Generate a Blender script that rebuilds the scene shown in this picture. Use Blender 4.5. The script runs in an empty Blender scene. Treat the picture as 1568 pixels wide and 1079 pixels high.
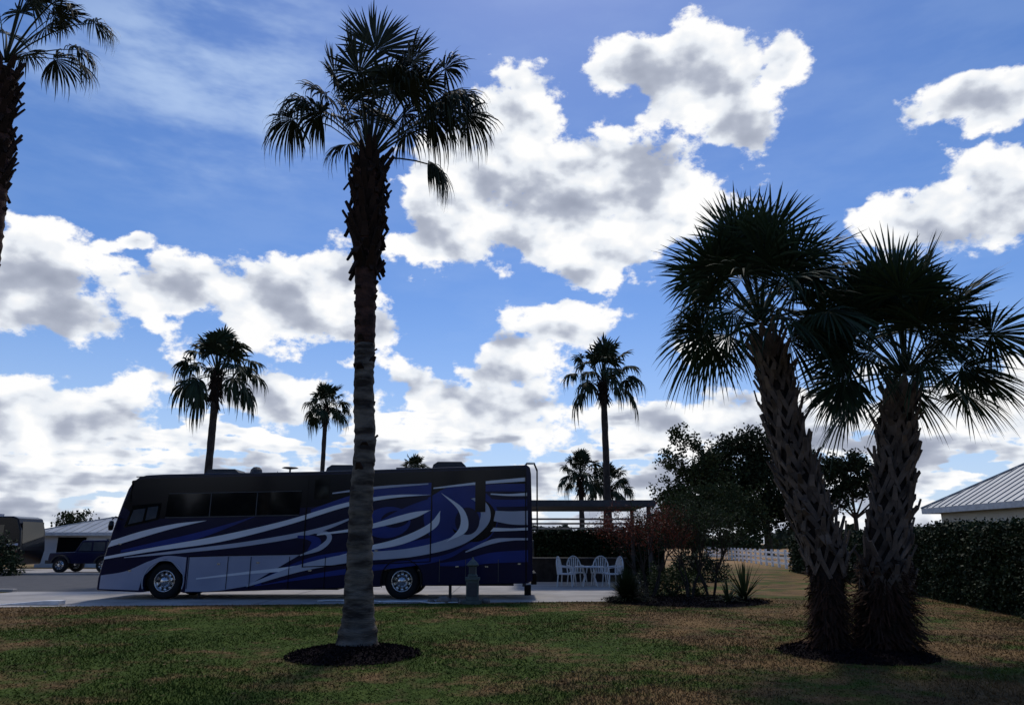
import bpy, math, random
import numpy as np
random.seed(7); rng=np.random.default_rng(7)
sc=bpy.context.scene
sc.view_settings.view_transform='Standard'; sc.view_settings.look='None'; sc.view_settings.exposure=0
A=np.array
def nrm(v):
    v=A(v,float); return v/(np.linalg.norm(v)+1e-9)

# ------------------------------------------------------------------ materials
def newmat(name):
    m=bpy.data.materials.new(name); m.use_nodes=True
    nt=m.node_tree; b=nt.nodes['Principled BSDF']; return m,nt,b
def pm(name,c1,c2=None,scale=5,rough=.7,bump=0,bscale=None,detail=5,metal=0,coat=0,transl=0,island=False,spec=.5,sz=(1,1,1),contrast=.18):
    m,nt,b=newmat(name); N=nt.nodes; L=nt.links
    if c2 is None: c2=tuple(c*.75 for c in c1)
    tc=N.new('ShaderNodeTexCoord'); mp=N.new('ShaderNodeMapping'); mp.inputs['Scale'].default_value=sz
    L.new(tc.outputs['Object'],mp.inputs['Vector'])
    n=N.new('ShaderNodeTexNoise'); n.inputs['Scale'].default_value=scale; n.inputs['Detail'].default_value=2 if island else detail
    L.new(mp.outputs[0],n.inputs['Vector'])
    mr=N.new('ShaderNodeMapRange'); mr.inputs['From Min'].default_value=.5-contrast; mr.inputs['From Max'].default_value=.5+contrast
    L.new(n.outputs['Fac'],mr.inputs['Value'])
    fac=mr.outputs[0]
    if island:
        g=N.new('ShaderNodeNewGeometry'); a=N.new('ShaderNodeMath'); a.operation='MULTIPLY_ADD'; a.inputs[1].default_value=.5
        L.new(g.outputs['Random Per Island'],a.inputs[0])
        h=N.new('ShaderNodeMath'); h.operation='MULTIPLY'; h.inputs[1].default_value=.5; L.new(fac,h.inputs[0]); L.new(h.outputs[0],a.inputs[2]); fac=a.outputs[0]
    mx=N.new('ShaderNodeMix'); mx.data_type='RGBA'
    mx.inputs['A'].default_value=(*c1,1); mx.inputs['B'].default_value=(*c2,1)
    L.new(fac,mx.inputs['Factor']); L.new(mx.outputs['Result'],b.inputs['Base Color'])
    b.inputs['Roughness'].default_value=rough; b.inputs['Metallic'].default_value=metal
    b.inputs['Coat Weight'].default_value=coat; b.inputs['Coat Roughness'].default_value=.05
    b.inputs['Specular IOR Level'].default_value=spec
    if bump:
        n2=N.new('ShaderNodeTexNoise'); n2.inputs['Scale'].default_value=bscale or scale*3; n2.inputs['Detail'].default_value=6
        L.new(mp.outputs[0],n2.inputs['Vector'])
        bp=N.new('ShaderNodeBump'); bp.inputs['Strength'].default_value=bump; bp.inputs['Distance'].default_value=.03
        L.new(n2.outputs['Fac'],bp.inputs['Height']); L.new(bp.outputs[0],b.inputs['Normal'])
    if transl:
        t=N.new('ShaderNodeBsdfTranslucent'); L.new(mx.outputs['Result'],t.inputs['Color'])
        ms=N.new('ShaderNodeMixShader'); ms.inputs[0].default_value=transl
        L.new(b.outputs[0],ms.inputs[1]); L.new(t.outputs[0],ms.inputs[2]); L.new(ms.outputs[0],N['Material Output'].inputs['Surface'])
    return m
M={}
M['frond']=pm('palm_frond',(.034,.044,.022),(.010,.014,.008),scale=3,rough=.65,island=True,spec=.18)
M['frond_far']=pm('palm_frond_far',(.025,.042,.020),(.010,.018,.009),scale=3,rough=.7,island=True,spec=.15)
M['sabal']=pm('cabbage_frond',(.034,.064,.030),(.009,.018,.010),scale=2,rough=.6,island=True,transl=.08,spec=.2)
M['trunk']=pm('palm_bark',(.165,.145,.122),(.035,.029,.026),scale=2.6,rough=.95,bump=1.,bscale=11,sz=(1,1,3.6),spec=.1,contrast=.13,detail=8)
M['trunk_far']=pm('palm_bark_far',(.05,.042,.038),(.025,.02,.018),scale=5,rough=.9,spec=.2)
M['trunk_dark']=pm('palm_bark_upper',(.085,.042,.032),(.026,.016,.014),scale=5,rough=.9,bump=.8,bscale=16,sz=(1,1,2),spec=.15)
M['boot']=pm('palm_boot',(.040,.024,.019),(.010,.008,.007),scale=6,rough=.9,island=True,spec=.1)
M['strap']=pm('cabbage_boot',(.19,.145,.115),(.035,.027,.023),scale=5,rough=.85,island=True,bump=.4,bscale=30,spec=.15)
M['core']=pm('cabbage_core',(.035,.026,.022),(.014,.011,.01),scale=9,rough=.95,bump=.8,bscale=25,spec=.1)
M['fiber']=pm('root_fibre',(.075,.034,.022),(.016,.014,.010),scale=4,rough=.95,island=True,spec=.1)
M['mulch']=pm('mulch',(.011,.008,.009),(.004,.003,.004),scale=18,rough=1,bump=1,bscale=40,spec=.05)
M['mulchchip']=pm('mulch_chip',(.022,.014,.015),(.004,.003,.004),scale=5,rough=1,island=True,spec=.05)
M['concrete']=pm('concrete',(.42,.395,.37),(.28,.265,.25),scale=.8,rough=.85,bump=.15,bscale=40,spec=.15,detail=9)
M['asphalt']=pm('asphalt',(.09,.09,.095),(.065,.065,.07),scale=2,rough=.9,bump=.3,bscale=60,spec=.2)
M['hedge']=pm('hedge_leaf',(.030,.050,.018),(.008,.014,.006),scale=2,rough=.65,island=True,spec=.15)
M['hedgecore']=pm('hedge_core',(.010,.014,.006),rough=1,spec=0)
M['oak']=pm('oak_leaf',(.026,.040,.020),(.008,.013,.007),scale=.6,rough=.9,island=True,transl=.06,spec=.1)
M['tree2']=pm('tree_leaf',(.036,.052,.022),(.012,.020,.009),scale=.6,rough=.9,island=True,transl=.1,spec=.1)
M['redleaf']=pm('red_leaf',(.22,.045,.025),(.05,.022,.014),scale=2,rough=.6,island=True,transl=.2,spec=.2)
M['shrub']=pm('shrub_leaf',(.055,.08,.028),(.016,.025,.010),scale=2,rough=.7,island=True,transl=.12,spec=.15)
M['bark']=pm('tree_bark',(.06,.048,.04),(.03,.024,.02),scale=4,rough=.95,bump=.5,spec=.1)
M['far']=pm('far_foliage',(.035,.05,.035),(.018,.026,.018),scale=.1,rough=.9,island=True,spec=.1)
M['leaflitter']=pm('dry_leaf',(.22,.15,.08),(.09,.06,.035),scale=2,rough=.9,island=True,spec=.1)
M['navy']=pm('navy_paint',(.005,.007,.036),(.004,.005,.027),scale=.5,rough=.2,spec=.28)
M['black']=pm('black_paint',(.003,.003,.007),rough=.18,spec=.25)
M['blue']=pm('blue_paint',(.008,.027,.19),(.006,.019,.13),scale=.8,rough=.25,spec=.35)
M['white']=pm('white_paint',(.66,.68,.73),(.58,.60,.65),scale=.7,rough=.3,spec=.4)
M['silver']=pm('silver_paint',(.40,.42,.50),(.33,.35,.43),scale=.8,rough=.35,spec=.4)
M['lav']=pm('lower_silver_paint',(.30,.315,.41),(.23,.25,.34),scale=1,rough=.4,spec=.4)
M['glass']=pm('tinted_glass',(.003,.004,.006),rough=.06,spec=.4)
M['glasslite']=pm('side_glass',(.05,.06,.075),rough=.05,spec=.8)
M['rubber']=pm('rubber',(.012,.012,.013),rough=.8,spec=.2)
M['chrome']=pm('polished_aluminium',(.6,.6,.62),rough=.25,metal=1)
M['darkmetal']=pm('dark_metal',(.03,.03,.033),rough=.5,metal=.3)
M['wplastic']=pm('white_plastic',(.75,.75,.75),rough=.5)
M['greypl']=pm('grey_plastic',(.06,.06,.065),rough=.6,spec=.3)
M['pedestal']=pm('pedestal_paint',(.085,.11,.10),(.05,.07,.065),scale=6,rough=.6)
M['stone']=pm('stone',(.20,.18,.16),(.12,.11,.10),scale=6,rough=.9,bump=.5)
M['wall']=pm('stucco',(.62,.60,.54),(.54,.52,.47),scale=1,rough=.9,bump=.1,bscale=50)
M['wallwhite']=pm('white_stucco',(.6,.62,.64),(.5,.52,.55),scale=1,rough=.9)
M['roofmetal']=pm('standing_seam_roof',(.36,.38,.40),(.28,.30,.32),scale=1,rough=.5,metal=.25)
M['trimw']=pm('white_trim',(.6,.6,.6),rough=.6)
M['wood']=pm('dark_wood',(.05,.04,.035),(.03,.025,.02),scale=6,rough=.7)

# ------------------------------------------------------------------ mesh helpers
class MB:
    def __init__(s): s.v=[]; s.f=[]; s.m=[]
    def add(s,v,f,m=0):
        o=len(s.v); s.v+= [tuple(map(float,p)) for p in v]; s.f+=[tuple(i+o for i in q) for q in f]; s.m+=[m]*len(f)
    def box(s,x0,x1,y0,y1,z0,z1,m=0):
        s.add([(x0,y0,z0),(x1,y0,z0),(x1,y1,z0),(x0,y1,z0),(x0,y0,z1),(x1,y0,z1),(x1,y1,z1),(x0,y1,z1)],
              [(0,3,2,1),(4,5,6,7),(0,1,5,4),(1,2,6,5),(2,3,7,6),(3,0,4,7)],m)
    def prism(s,pts,y0,y1,m=0):
        n=len(pts); v=[(x,y0,z) for x,z in pts]+[(x,y1,z) for x,z in pts]
        f=[tuple(range(n)),tuple(range(2*n-1,n-1,-1))]+[(i,i+n,(i+1)%n+n,(i+1)%n) for i in range(n)]
        s.add(v,f,m)
    def tube(s,pts,rad,n=10,m=0,jit=0,cap=True):
        pts=[A(p,float) for p in pts]; v=[];f=[]
        for i,p in enumerate(pts):
            t=nrm(pts[min(i+1,len(pts)-1)]-pts[max(i-1,0)])
            a=nrm(np.cross(t,(0,1,0.01) if abs(t[1])<.9 else (1,0,0))); b=np.cross(t,a)
            r=rad[i] if hasattr(rad,'__len__') else rad
            for k in range(n):
                q=2*math.pi*k/n; rr=r*(1+jit*random.uniform(-1,1))
                v.append(p+rr*(math.cos(q)*a+math.sin(q)*b))
        for i in range(len(pts)-1):
            for k in range(n):
                f.append((i*n+k,i*n+(k+1)%n,(i+1)*n+(k+1)%n,(i+1)*n+k))
        if cap: f.append(tuple(range(n-1,-1,-1))); f.append(tuple((len(pts)-1)*n+k for k in range(n)))
        s.add(v,f,m)
    def lathe(s,prof,c,axis='z',n=24,m=0):
        v=[];f=[]
        for r,h in prof:
            for k in range(n):
                q=2*math.pi*k/n; a,b=r*math.cos(q),r*math.sin(q)
                v.append((c[0]+a,c[1]+b,c[2]+h) if axis=='z' else (c[0]+a,c[1]+h,c[2]+b) if axis=='y' else (c[0]+h,c[1]+a,c[2]+b))
        for i in range(len(prof)-1):
            for k in range(n): f.append((i*n+k,i*n+(k+1)%n,(i+1)*n+(k+1)%n,(i+1)*n+k))
        s.add(v,f,m)
    def strap(s,p0,p1,nv,w0,w1,th,m=0):
        p0=A(p0,float);p1=A(p1,float); t=nrm(p1-p0); sd=nrm(np.cross(t,nv)); nn=nrm(np.cross(sd,t))
        v=[]
        for p,w in((p0,w0),(p1,w1)):
            for a,b in((-1,-1),(1,-1),(1,1),(-1,1)): v.append(p+sd*a*w/2+nn*b*th/2)
        s.add(v,[(0,1,2,3),(7,6,5,4),(0,4,5,1),(1,5,6,2),(2,6,7,3),(3,7,4,0)],m)
def link(o,parent=None,loc=(0,0,0)):
    sc.collection.objects.link(o)
    if parent: o.parent=parent
    o.location=loc; return o
def empty(name,loc=(0,0,0)):
    o=bpy.data.objects.new(name,None); return link(o,None,loc)
def mk(name,mb,mats,parent=None,loc=(0,0,0),smooth=False,bevel=0):
    me=bpy.data.meshes.new(name); me.from_pydata(mb.v,[],mb.f)
    for m in mats: me.materials.append(M[m])
    me.polygons.foreach_set('material_index',mb.m)
    if smooth: me.polygons.foreach_set('use_smooth',[True]*len(mb.f))
    me.update()
    o=bpy.data.objects.new(name,me); link(o,parent,loc)
    if bevel:
        b=o.modifiers.new('b','BEVEL'); b.width=bevel; b.segments=3; b.limit_method='ANGLE'; b.angle_limit=math.radians(40)
    return o
def fast(name,V,F,mat,parent=None,loc=(0,0,0)):
    V=np.ascontiguousarray(V,dtype=np.float32).reshape(-1,3); F=np.ascontiguousarray(F,dtype=np.int32); k=F.shape[1]
    me=bpy.data.meshes.new(name); me.vertices.add(len(V)); me.vertices.foreach_set('co',V.ravel())
    me.loops.add(F.size); me.loops.foreach_set('vertex_index',F.ravel())
    me.polygons.add(len(F)); me.polygons.foreach_set('loop_start',np.arange(len(F),dtype=np.int32)*k)
    me.update(calc_edges=True); me.validate(); me.materials.append(M[mat] if isinstance(mat,str) else mat)
    o=bpy.data.objects.new(name,me); return link(o,parent,loc)
class Q:
    def __init__(s): s.v=[]; s.f=[]; s.n=0
    def add(s,V,F):
        V=A(V,float).reshape(-1,3); s.v.append(V); s.f.append(A(F,int)+s.n); s.n+=len(V)
    def out(s): return np.concatenate(s.v),np.concatenate(s.f)
def leafquads(C,size,asp=.5,hang=0,flat=1.):
    n=len(C); u=rng.normal(size=(n,3)); u[:,2]=u[:,2]*flat-hang; u/=np.linalg.norm(u,axis=1)[:,None]
    r2=rng.normal(size=(n,3)); 
    if flat<1: r2[:,:2]*=flat
    w=np.cross(u,r2); w/=np.linalg.norm(w,axis=1)[:,None]+1e-9
    s=(size*rng.uniform(.6,1.4,n))[:,None]
    V=np.stack([C-u*s*.5,C+w*s*asp*.5,C+u*s*.5,C-w*s*asp*.5],1).reshape(-1,3)
    F=np.arange(n*4).reshape(n,4); return V,F

# ------------------------------------------------------------------ palms
def fan_leaf(q,o,hub,L,N=36,phimax=1.9,droop=.35,pw=.02,arch=.15,wind=0.,wf=1.,roll=.5,split=.45,foldk=.45):
    o=A(o,float);hub=A(hub,float); ln=np.linalg.norm(hub-o)
    mid=(o+hub)/2+A((0,0,arch*ln)); ts=np.linspace(0,1,5)
    P=[(1-t)**2*o+2*t*(1-t)*mid+t*t*hub for t in ts]; T=nrm(hub-mid)
    s=np.cross(T,(0,0,1.)); 
    if np.linalg.norm(s)<.2: s=A((1.,0,0))
    s=nrm(s); n=np.cross(s,T); r=random.uniform(-roll,roll); s,n=s*math.cos(r)+n*math.sin(r),n*math.cos(r)-s*math.sin(r)
    V=[];F=[]
    for i,p in enumerate(P):
        w=pw*(1.3-.6*i/4)
        V+= [p-s*w,p-n*w*.5,p+s*w,p+n*w*.5]
        if i:
            for k in range(4): F.append(((i-1)*4+k,(i-1)*4+(k+1)%4,i*4+(k+1)%4,i*4+k))
    q.add(V,F)
    phi=np.linspace(-phimax,phimax,N)+rng.normal(size=N)*.02; dphi=2*phimax/N
    st=A([.02,.25,.5,.72,.88,1.]); Li=L*(1-.28*(np.abs(phi)/phimax)**1.6)*rng.uniform(.86,1.06,N)
    d=np.cos(phi)[:,None]*T+np.sin(phi)[:,None]*s-n*.10*np.cos(phi*2)[:,None]+n*rng.normal(size=(N,1))*.07
    sd=-np.sin(phi)[:,None]*T+np.cos(phi)[:,None]*s
    R=Li[:,None]*st[None,:]
    pos=hub+d[:,None,:]*R[:,:,None]
    dr=droop*rng.uniform(.55,1.45,N)
    fold=(dr[:,None]*st[None,:]**2.4)
    hor=pos-hub; hor[:,:,2]=0
    pos-=hor*np.minimum(fold*foldk,.6)[:,:,None]
    pos[:,:,2]-=Li[:,None]*fold
    pos[:,:,0]+=wind*Li[:,None]*st[None,:]**2
    prof=A([.02,.25,.42 if split<.5 else .5,.32,.16,.015])
    hw=.5*dphi*L*prof*wf
    tw=n*np.where(np.arange(N)%2,1,-1)[:,None]*.35
    side=sd+tw
    a=pos-side[:,None,:]*hw[None,:,None]; b=pos+side[:,None,:]*hw[None,:,None]
    V=np.stack([a,b],2).reshape(-1,3)
    base=np.arange(N)[:,None]*12+np.arange(5)[None,:]*2
    F=np.stack([base,base+1,base+3,base+2],-1).reshape(-1,4)
    q.add(V,F)
def crown(q,c,n,hubr,L,elev=(-15,85),droop=(.2,.6),N=36,seed=0,wind=0,wf=1.,asym=0,pw=.02,lenj=.25):
    for i in range(n):
        az=i*2.39996+random.uniform(-.3,.3); e=math.radians(elev[0]+(elev[1]-elev[0])*((i+.5)/n)**.85+random.uniform(-7,7))
        h=hubr*random.uniform(1-lenj,1+lenj)
        d=A((math.cos(e)*math.cos(az),math.cos(e)*math.sin(az),math.sin(e)))
        k=1-(i+.5)/n
        fan_leaf(q,A(c)+d*.06,A(c)+d*h+A((wind*.4,0,-.12*h*k)),L*random.uniform(.85,1.1),N,droop=droop[0]+(droop[1]-droop[0])*k,wind=wind,wf=wf,pw=pw)
def path_at(pts,z):
    for a,b in zip(pts[:-1],pts[1:]):
        if a[2]<=z<=b[2]:
            t=(z-a[2])/(b[2]-a[2]); return A(a)*(1-t)+A(b)*t
    return A(pts[-1] if z>pts[-1][2] else pts[0])
def resample(pts,rad,step):
    zs=np.arange(pts[0][2],pts[-1][2],step); zr=[p[2] for p in pts]
    return [A((np.interp(z,zr,[p[0] for p in pts]),np.interp(z,zr,[p[1] for p in pts]),z)) for z in zs],[float(np.interp(z,zr,rad)) for z in zs]
def boots(mb,pts,z0,z1,r,n,ln=.24,w=.13,m=0,out=(.25,.7),down=.0):
    for i in range(n):
        z=z0+(z1-z0)*i/n+random.uniform(-.04,.04); th=i*2.39996+random.uniform(-.2,.2)
        c=path_at(pts,z); d=A((math.cos(th),math.sin(th),0)); o=random.uniform(*out)
        sg=-1 if random.random()<down else 1
        rr=r*min(1,.62+.38*(z-z0)/.8)
        p0=c+d*rr*.85; p1=p0+nrm(d*o+A((0,0,sg)))*ln*random.uniform(.5,1.5)
        mb.strap(p0,p1,d,w,w*random.uniform(.2,.6),.035,m)
def washingtonia(name,loc,pts,rad,zb,nb,rb,crownc,nleaf,hubr,L,N,elev,custom=None,far=False,wind=0,wf=1.,nsk=0,step=.055,droop=(.25,.6)):
    E=empty(name,loc); mb=MB()
    P,R=resample(pts,rad,step)
    R=[r*(1+.03*math.sin(i*1.3)+(.05 if i%3==0 and not far else 0)+random.uniform(-.03,.03)) for i,r in enumerate(R)]
    if far: mb.tube(P,R,8,0,.05)
    else:
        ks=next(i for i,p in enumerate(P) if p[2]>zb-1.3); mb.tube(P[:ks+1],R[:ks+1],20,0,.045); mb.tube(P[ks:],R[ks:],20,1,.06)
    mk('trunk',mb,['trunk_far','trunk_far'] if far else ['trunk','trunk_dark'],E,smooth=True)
    mb=MB(); boots(mb,pts,zb,pts[-1][2]+.1,rb,nb,ln=.30 if not far else .35,w=.15,down=.25)
    if not far:
        for i in range(22):
            z=zb-.1-random.random()**1.3*4.2; th=random.uniform(0,6.28); c=path_at(pts,z); d=A((math.cos(th),math.sin(th),0)); r_=float(np.interp(z,[p[2] for p in pts],rad))
            mb.strap(c+d*r_*.9,c+d*(r_+random.uniform(.01,.05))+A((0,0,random.uniform(.04,.12))),d,.14,.06,.03,0)
    if nsk:
        for i in range(nsk):
            th=random.uniform(0,6.28); z=random.uniform(zb+.3,pts[-1][2]); d=A((math.cos(th),math.sin(th),0)); c=path_at(pts,z)
            mb.strap(c+d*rb,c+d*(rb+random.uniform(.1,.3))+A((0,0,-random.uniform(.3,.8))),d,.1,.02,.01)
    mk('leaf_bases',mb,['boot'],E)
    q=Q()
    if custom:
        for (dx,dy,dz,l,dr,ar) in custom: fan_leaf(q,A(crownc),A(crownc)+A((dx,dy,dz)),l,N,droop=dr,wind=wind,arch=ar,pw=.022,wf=wf)
    crown(q,crownc,nleaf,hubr,L,elev,droop,N,wind=wind,wf=wf,pw=.022 if not far else .03)
    V,F=q.out(); fast('fronds',V,F,'frond_far' if far else 'frond',E); return E

# main tall palm
mp=[(0,0,-.05),(0,0,.12),(.0,0,.5),(-.02,0,1.2),(-.05,0,2.2),(-.03,0,3.2),(-.10,0,4.06),(-.13,0,5.2),(-.17,0,6.2),(-.2,0,7.2),(-.22,0,8.35)]
mr=[.38,.32,.25,.205,.185,.17,.165,.17,.18,.23,.21]
cust=[(-1.5,.1,.9,.85,.75,.3),(-1.2,-.2,1.1,.8,.7,.25),(-.85,-.3,.75,.85,.7,.2),(-.75,.1,1.85,.85,.2,.02),(-.4,.2,2.1,1.05,.08,.0),(.05,-.1,2.25,1.1,.05,.0),(.5,.2,2.0,1.0,.15,0),
 (.95,.1,1.6,.9,.45,.05),(1.3,.2,1.45,.95,.8,.1),(1.55,-.2,1.2,.95,.95,.15),(1.1,.1,.9,.9,.9,.15),(1.12,.15,-.02,.62,.95,.14),(1.1,.2,.0,.6,1.1,.13),(-.5,.4,1.2,.9,.6,.1),(.4,-.4,1.3,.9,.6,.1),(1.75,.3,1.1,.85,.85,.15),(-.2,-.3,1.6,1.,.25,.05),(.3,.5,1.7,1.,.2,.05),(-.9,.6,1.3,.8,.6,.1),(.75,-.5,1.1,.85,.8,.1),(-.3,.1,1.3,.9,.4,.0),(.25,-.1,1.5,.95,.3,0),(-.6,-.2,1.45,.85,.5,.05),
 (1.35,0,1.9,.8,.6,.08),(.75,-.2,1.9,.95,.3,.03),(1.0,.4,1.3,.95,.7,.1),(-.15,.3,1.0,.85,.5,.05),(.55,.3,1.1,.9,.6,.05)]
washingtonia('fan_palm_tree',(-2.40,12.2,0),mp,mr,6.15,190,.26,(-.22,0,8.4),9,1.4,.85,52,(35,85),custom=cust,wind=.10,wf=1.3,droop=(.3,.8))
# palm at left edge
lp=[(.9,0,-.05),(.85,0,1),(.6,0,5),(.35,0,8.5),(0,0,11.6)]
washingtonia('fan_palm_tree',(-11.05,14,0),lp,[.34,.24,.2,.2,.2],8.6,120,.24,(0,0,11.75),15,1.4,.85,46,(15,85),
   custom=[(1.8,0,1.0,.75,.8,.25),(1.5,.1,.1,.65,.8,.28),(.8,.3,1.4,.9,.5,.1),(.3,-.2,1.8,.9,.3,.1)],wind=.1,wf=1.2,droop=(.3,.8))
# distant palms
def farpalm(x,y,z,cr,seed,nl=34,r=.17,wind=.06):
    random.seed(seed)
    washingtonia('fan_palm_tree',(x,y,0),[(0,0,-.05),(.03,0,z*.5),(0,0,z)],[r*1.5,r,r],z-1.3,40,r+.06,(0,0,z),nl,cr*.62,cr*.46,22,(-22,88),far=True,wind=wind,wf=1.35,nsk=40,step=.3,droop=(.2,.9))
farpalm(-13.5,33,9.0,2.3,3)
farpalm(-14.3,56,11.6,2.2,5)
farpalm(4.8,38,9.9,2.3,8,nl=30)
farpalm(-9.2,70,8.0,1.9,9)
farpalm(4.6,50,5.9,1.8,11)
farpalm(6.7,52,5.3,1.9,12)

def sabal(name,loc,pts,rad,cc,seed,nleaf=34,hubr=1.0,L=1.0,zc=1.1,shag=.34):
    random.seed(seed); E=empty(name,loc); mb=MB(); P,R=resample(pts,rad,.1); mb.tube(P,R,16,0,.05); mk('trunk',mb,['core'],E,smooth=True)
    mb=MB(); z=zc; ring=0
    while z<pts[-1][2]+.05:
        r=float(np.interp(z,[p[2] for p in pts],rad)); nn=7
        for k in range(nn):
            if random.random()<.06: continue
            th=2*math.pi*(k+.5*(ring%2))/nn+random.uniform(-.2,.2)+z*.35; zz=z+random.uniform(-.06,.06)
            d=A((math.cos(th),math.sin(th),0)); out=random.uniform(.05,.12)
            apex=path_at(pts,zz+.12)+d*(r+out)
            apex[2]=zz+.13
            for sgn in(-1,1):
                t2=th+sgn*math.pi/nn*random.uniform(.8,1.2); d2=A((math.cos(t2),math.sin(t2),0)); c2=path_at(pts,zz-.14)
                foot=c2+d2*(r+.02); foot[2]=zz-random.uniform(.11,.19)
                wj=random.uniform(.7,1.6); mb.strap(foot,apex+d*0,d+A((random.uniform(-.4,.4),0,.3)),.05*wj,.065*wj,.022,0)
            if random.random()<.8:
                tip=apex+d*random.uniform(.02,.10)+A((random.uniform(-.05,.05),random.uniform(-.05,.05),random.uniform(.05,.22)))
                mb.strap(apex-A((0,0,.03)),tip,d,.085,.05,.025,0)
        z+=.145; ring+=1
    mk('leaf_bases',mb,['strap'],E)
    n=3800; th=rng.uniform(0,2*np.pi,n); zz=rng.uniform(0,zc+.35,n)**1.0
    rr=shag*(1.05-.3*zz/zc)*rng.uniform(.75,1.25,n); V=np.zeros((n,4,3))
    px=np.interp(zz,[p[2] for p in pts],[p[0] for p in pts]); d=np.stack([np.cos(th),np.sin(th)],1)
    top=np.stack([px+d[:,0]*rr*.8,d[:,1]*rr*.8,zz+.05],1); bot=np.stack([px+d[:,0]*rr*1.2+rng.normal(size=n)*.06,d[:,1]*rr*1.2+rng.normal(size=n)*.06,np.maximum(zz-rng.uniform(-.05,.24,n),.0)],1)
    sd=np.stack([-d[:,1],d[:,0],rng.normal(size=n)*.5],1)*.009
    V[:,0]=top-sd;V[:,1]=top+sd;V[:,2]=bot+sd;V[:,3]=bot-sd
    fast('root_fibre',V.reshape(-1,3),np.arange(n*4).reshape(n,4),'fiber',E)
    q=Q()
    for i in range(nleaf):
        az=i*2.39996+random.uniform(-.3,.3); k=(i+.5)/nleaf; e=math.radians(-16+102*k**.85+random.uniform(-9,9))
        d=A((math.cos(e)*math.cos(az),math.cos(e)*math.sin(az),math.sin(e))); h=hubr*(1+.30*max(0,math.sin(e)))*random.uniform(.66,1.12)
        fan_leaf(q,A(cc)+d*.08,A(cc)+d*h+A((0,0,-.06*(1-k))),L*(1+.15*max(0,math.sin(e)))*random.uniform(.8,1.1),46,phimax=2.05,droop=.08+.30*(1-k),pw=.018,wf=.98,arch=.12,roll=1.1,foldk=.15)
    V,F=q.out(); fast('fronds',V,F,'sabal',E); return E
sabal('cabbage_palm_tree',(4.8,11.9,0),[(0,0,-.05),(.03,0,.6),(.09,0,1.42),(-.1,0,2.11),(-.28,0,2.93),(-.41,0,3.79),(-.54,0,4.95)],[.2,.22,.27,.27,.25,.22,.17],(-.62,0,5.2),21,nleaf=48,hubr=1.10,L=1.02,zc=1.3,shag=.24)
sabal('cabbage_palm_tree',(5.64,12.0,0),[(0,0,-.05),(.12,0,.8),(.21,0,1.42),(.38,0,2.1),(.53,0,2.73),(.8,0,4.05)],[.36,.34,.27,.26,.25,.18],(.92,0,4.3),33,nleaf=48,hubr=1.16,L=1.04,zc=1.0,shag=.42)

# ------------------------------------------------------------------ ground
def lawnmat():
    m,nt,b=newmat('lawn_grass'); N=nt.nodes; L=nt.links
    tc=N.new('ShaderNodeTexCoord')
    def noise(s,d=5,r=.5):
        n=N.new('ShaderNodeTexNoise'); n.inputs['Scale'].default_value=s; n.inputs['Detail'].default_value=d; n.inputs['Roughness'].default_value=r; L.new(tc.outputs['Object'],n.inputs['Vector']); return n.outputs['Fac']
    def ma(op,a,b_=None,c=None,cl=False):
        n=N.new('ShaderNodeMath'); n.operation=op; n.use_clamp=cl
        for i,v in enumerate((a,b_,c)):
            if v is None: continue
            if isinstance(v,(int,float)): n.inputs[i].default_value=v
            else: L.new(v,n.inputs[i])
        return n.outputs[0]
    def mix(f,a,b_):
        n=N.new('ShaderNodeMix'); n.data_type='RGBA'; L.new(f,n.inputs['Factor'])
        for k,v in(('A',a),('B',b_)):
            if isinstance(v,tuple): n.inputs[k].default_value=(*v,1)
            else: L.new(v,n.inputs[k])
        return n.outputs['Result']
    sp=N.new('ShaderNodeSeparateXYZ'); L.new(tc.outputs['Object'],sp.inputs[0]); X,Y=sp.outputs[0],sp.outputs[1]
    n1=noise(.45,4); n2=noise(2.2,7,.6); n3=noise(30,4)
    g=ma('ADD',ma('MULTIPLY',ma('SUBTRACT',n1,.5),5.),ma('MULTIPLY',ma('SUBTRACT',n2,.5),4.))
    ex=ma('DIVIDE',ma('ADD',X,3.5),8.0); ey=ma('DIVIDE',ma('SUBTRACT',Y,14.),9.)
    rr=ma('ADD',ma('MULTIPLY',ex,ex),ma('MULTIPLY',ey,ey))
    g=ma('ADD',ma('ADD',g,.18),ma('MULTIPLY',ma('SUBTRACT',1.,rr,None,True),1.1),None,True)
    tf=ma('MULTIPLY',ma('SUBTRACT',noise(.9,5,.6),.38),4.,None,True)
    tan=mix(tf,(.205,.128,.056),(.105,.066,.034)); grn=mix(ma('MULTIPLY',ma('SUBTRACT',n2,.35),3.,None,True),(.032,.060,.010),(.074,.106,.020))
    c=mix(g,tan,grn)
    far=ma('DIVIDE',ma('SUBTRACT',Y,48.),20.,None,True)
    c=mix(far,c,(.36,.23,.12))
    v=ma('ADD',ma('MULTIPLY',n3,1.1),.40)
    vm=N.new('ShaderNodeVectorMath'); vm.operation='SCALE'; L.new(c,vm.inputs[0]); L.new(v,vm.inputs['Scale'])
    L.new(vm.outputs[0],b.inputs['Base Color']); b.inputs['Roughness'].default_value=.9; b.inputs['Specular IOR Level'].default_value=.06
    bp=N.new('ShaderNodeBump'); bp.inputs['Strength'].default_value=.5; bp.inputs['Distance'].default_value=.05; L.new(noise(22,6),bp.inputs['Height']); L.new(bp.outputs[0],b.inputs['Normal'])
    return m
M['lawn']=lawnmat()
mb=MB(); mb.add([(-2500,-1500,0),(2500,-1500,0),(2500,3500,0),(-2500,3500,0)],[(0,1,2,3)]); mk('ground',mb,['lawn'])
beds=[(-2.35,11.75,.97,1.1),(5.17,11.9,1.08,1.2),(5.0,22.5,2.35,2.4)]
n=260000
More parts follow.
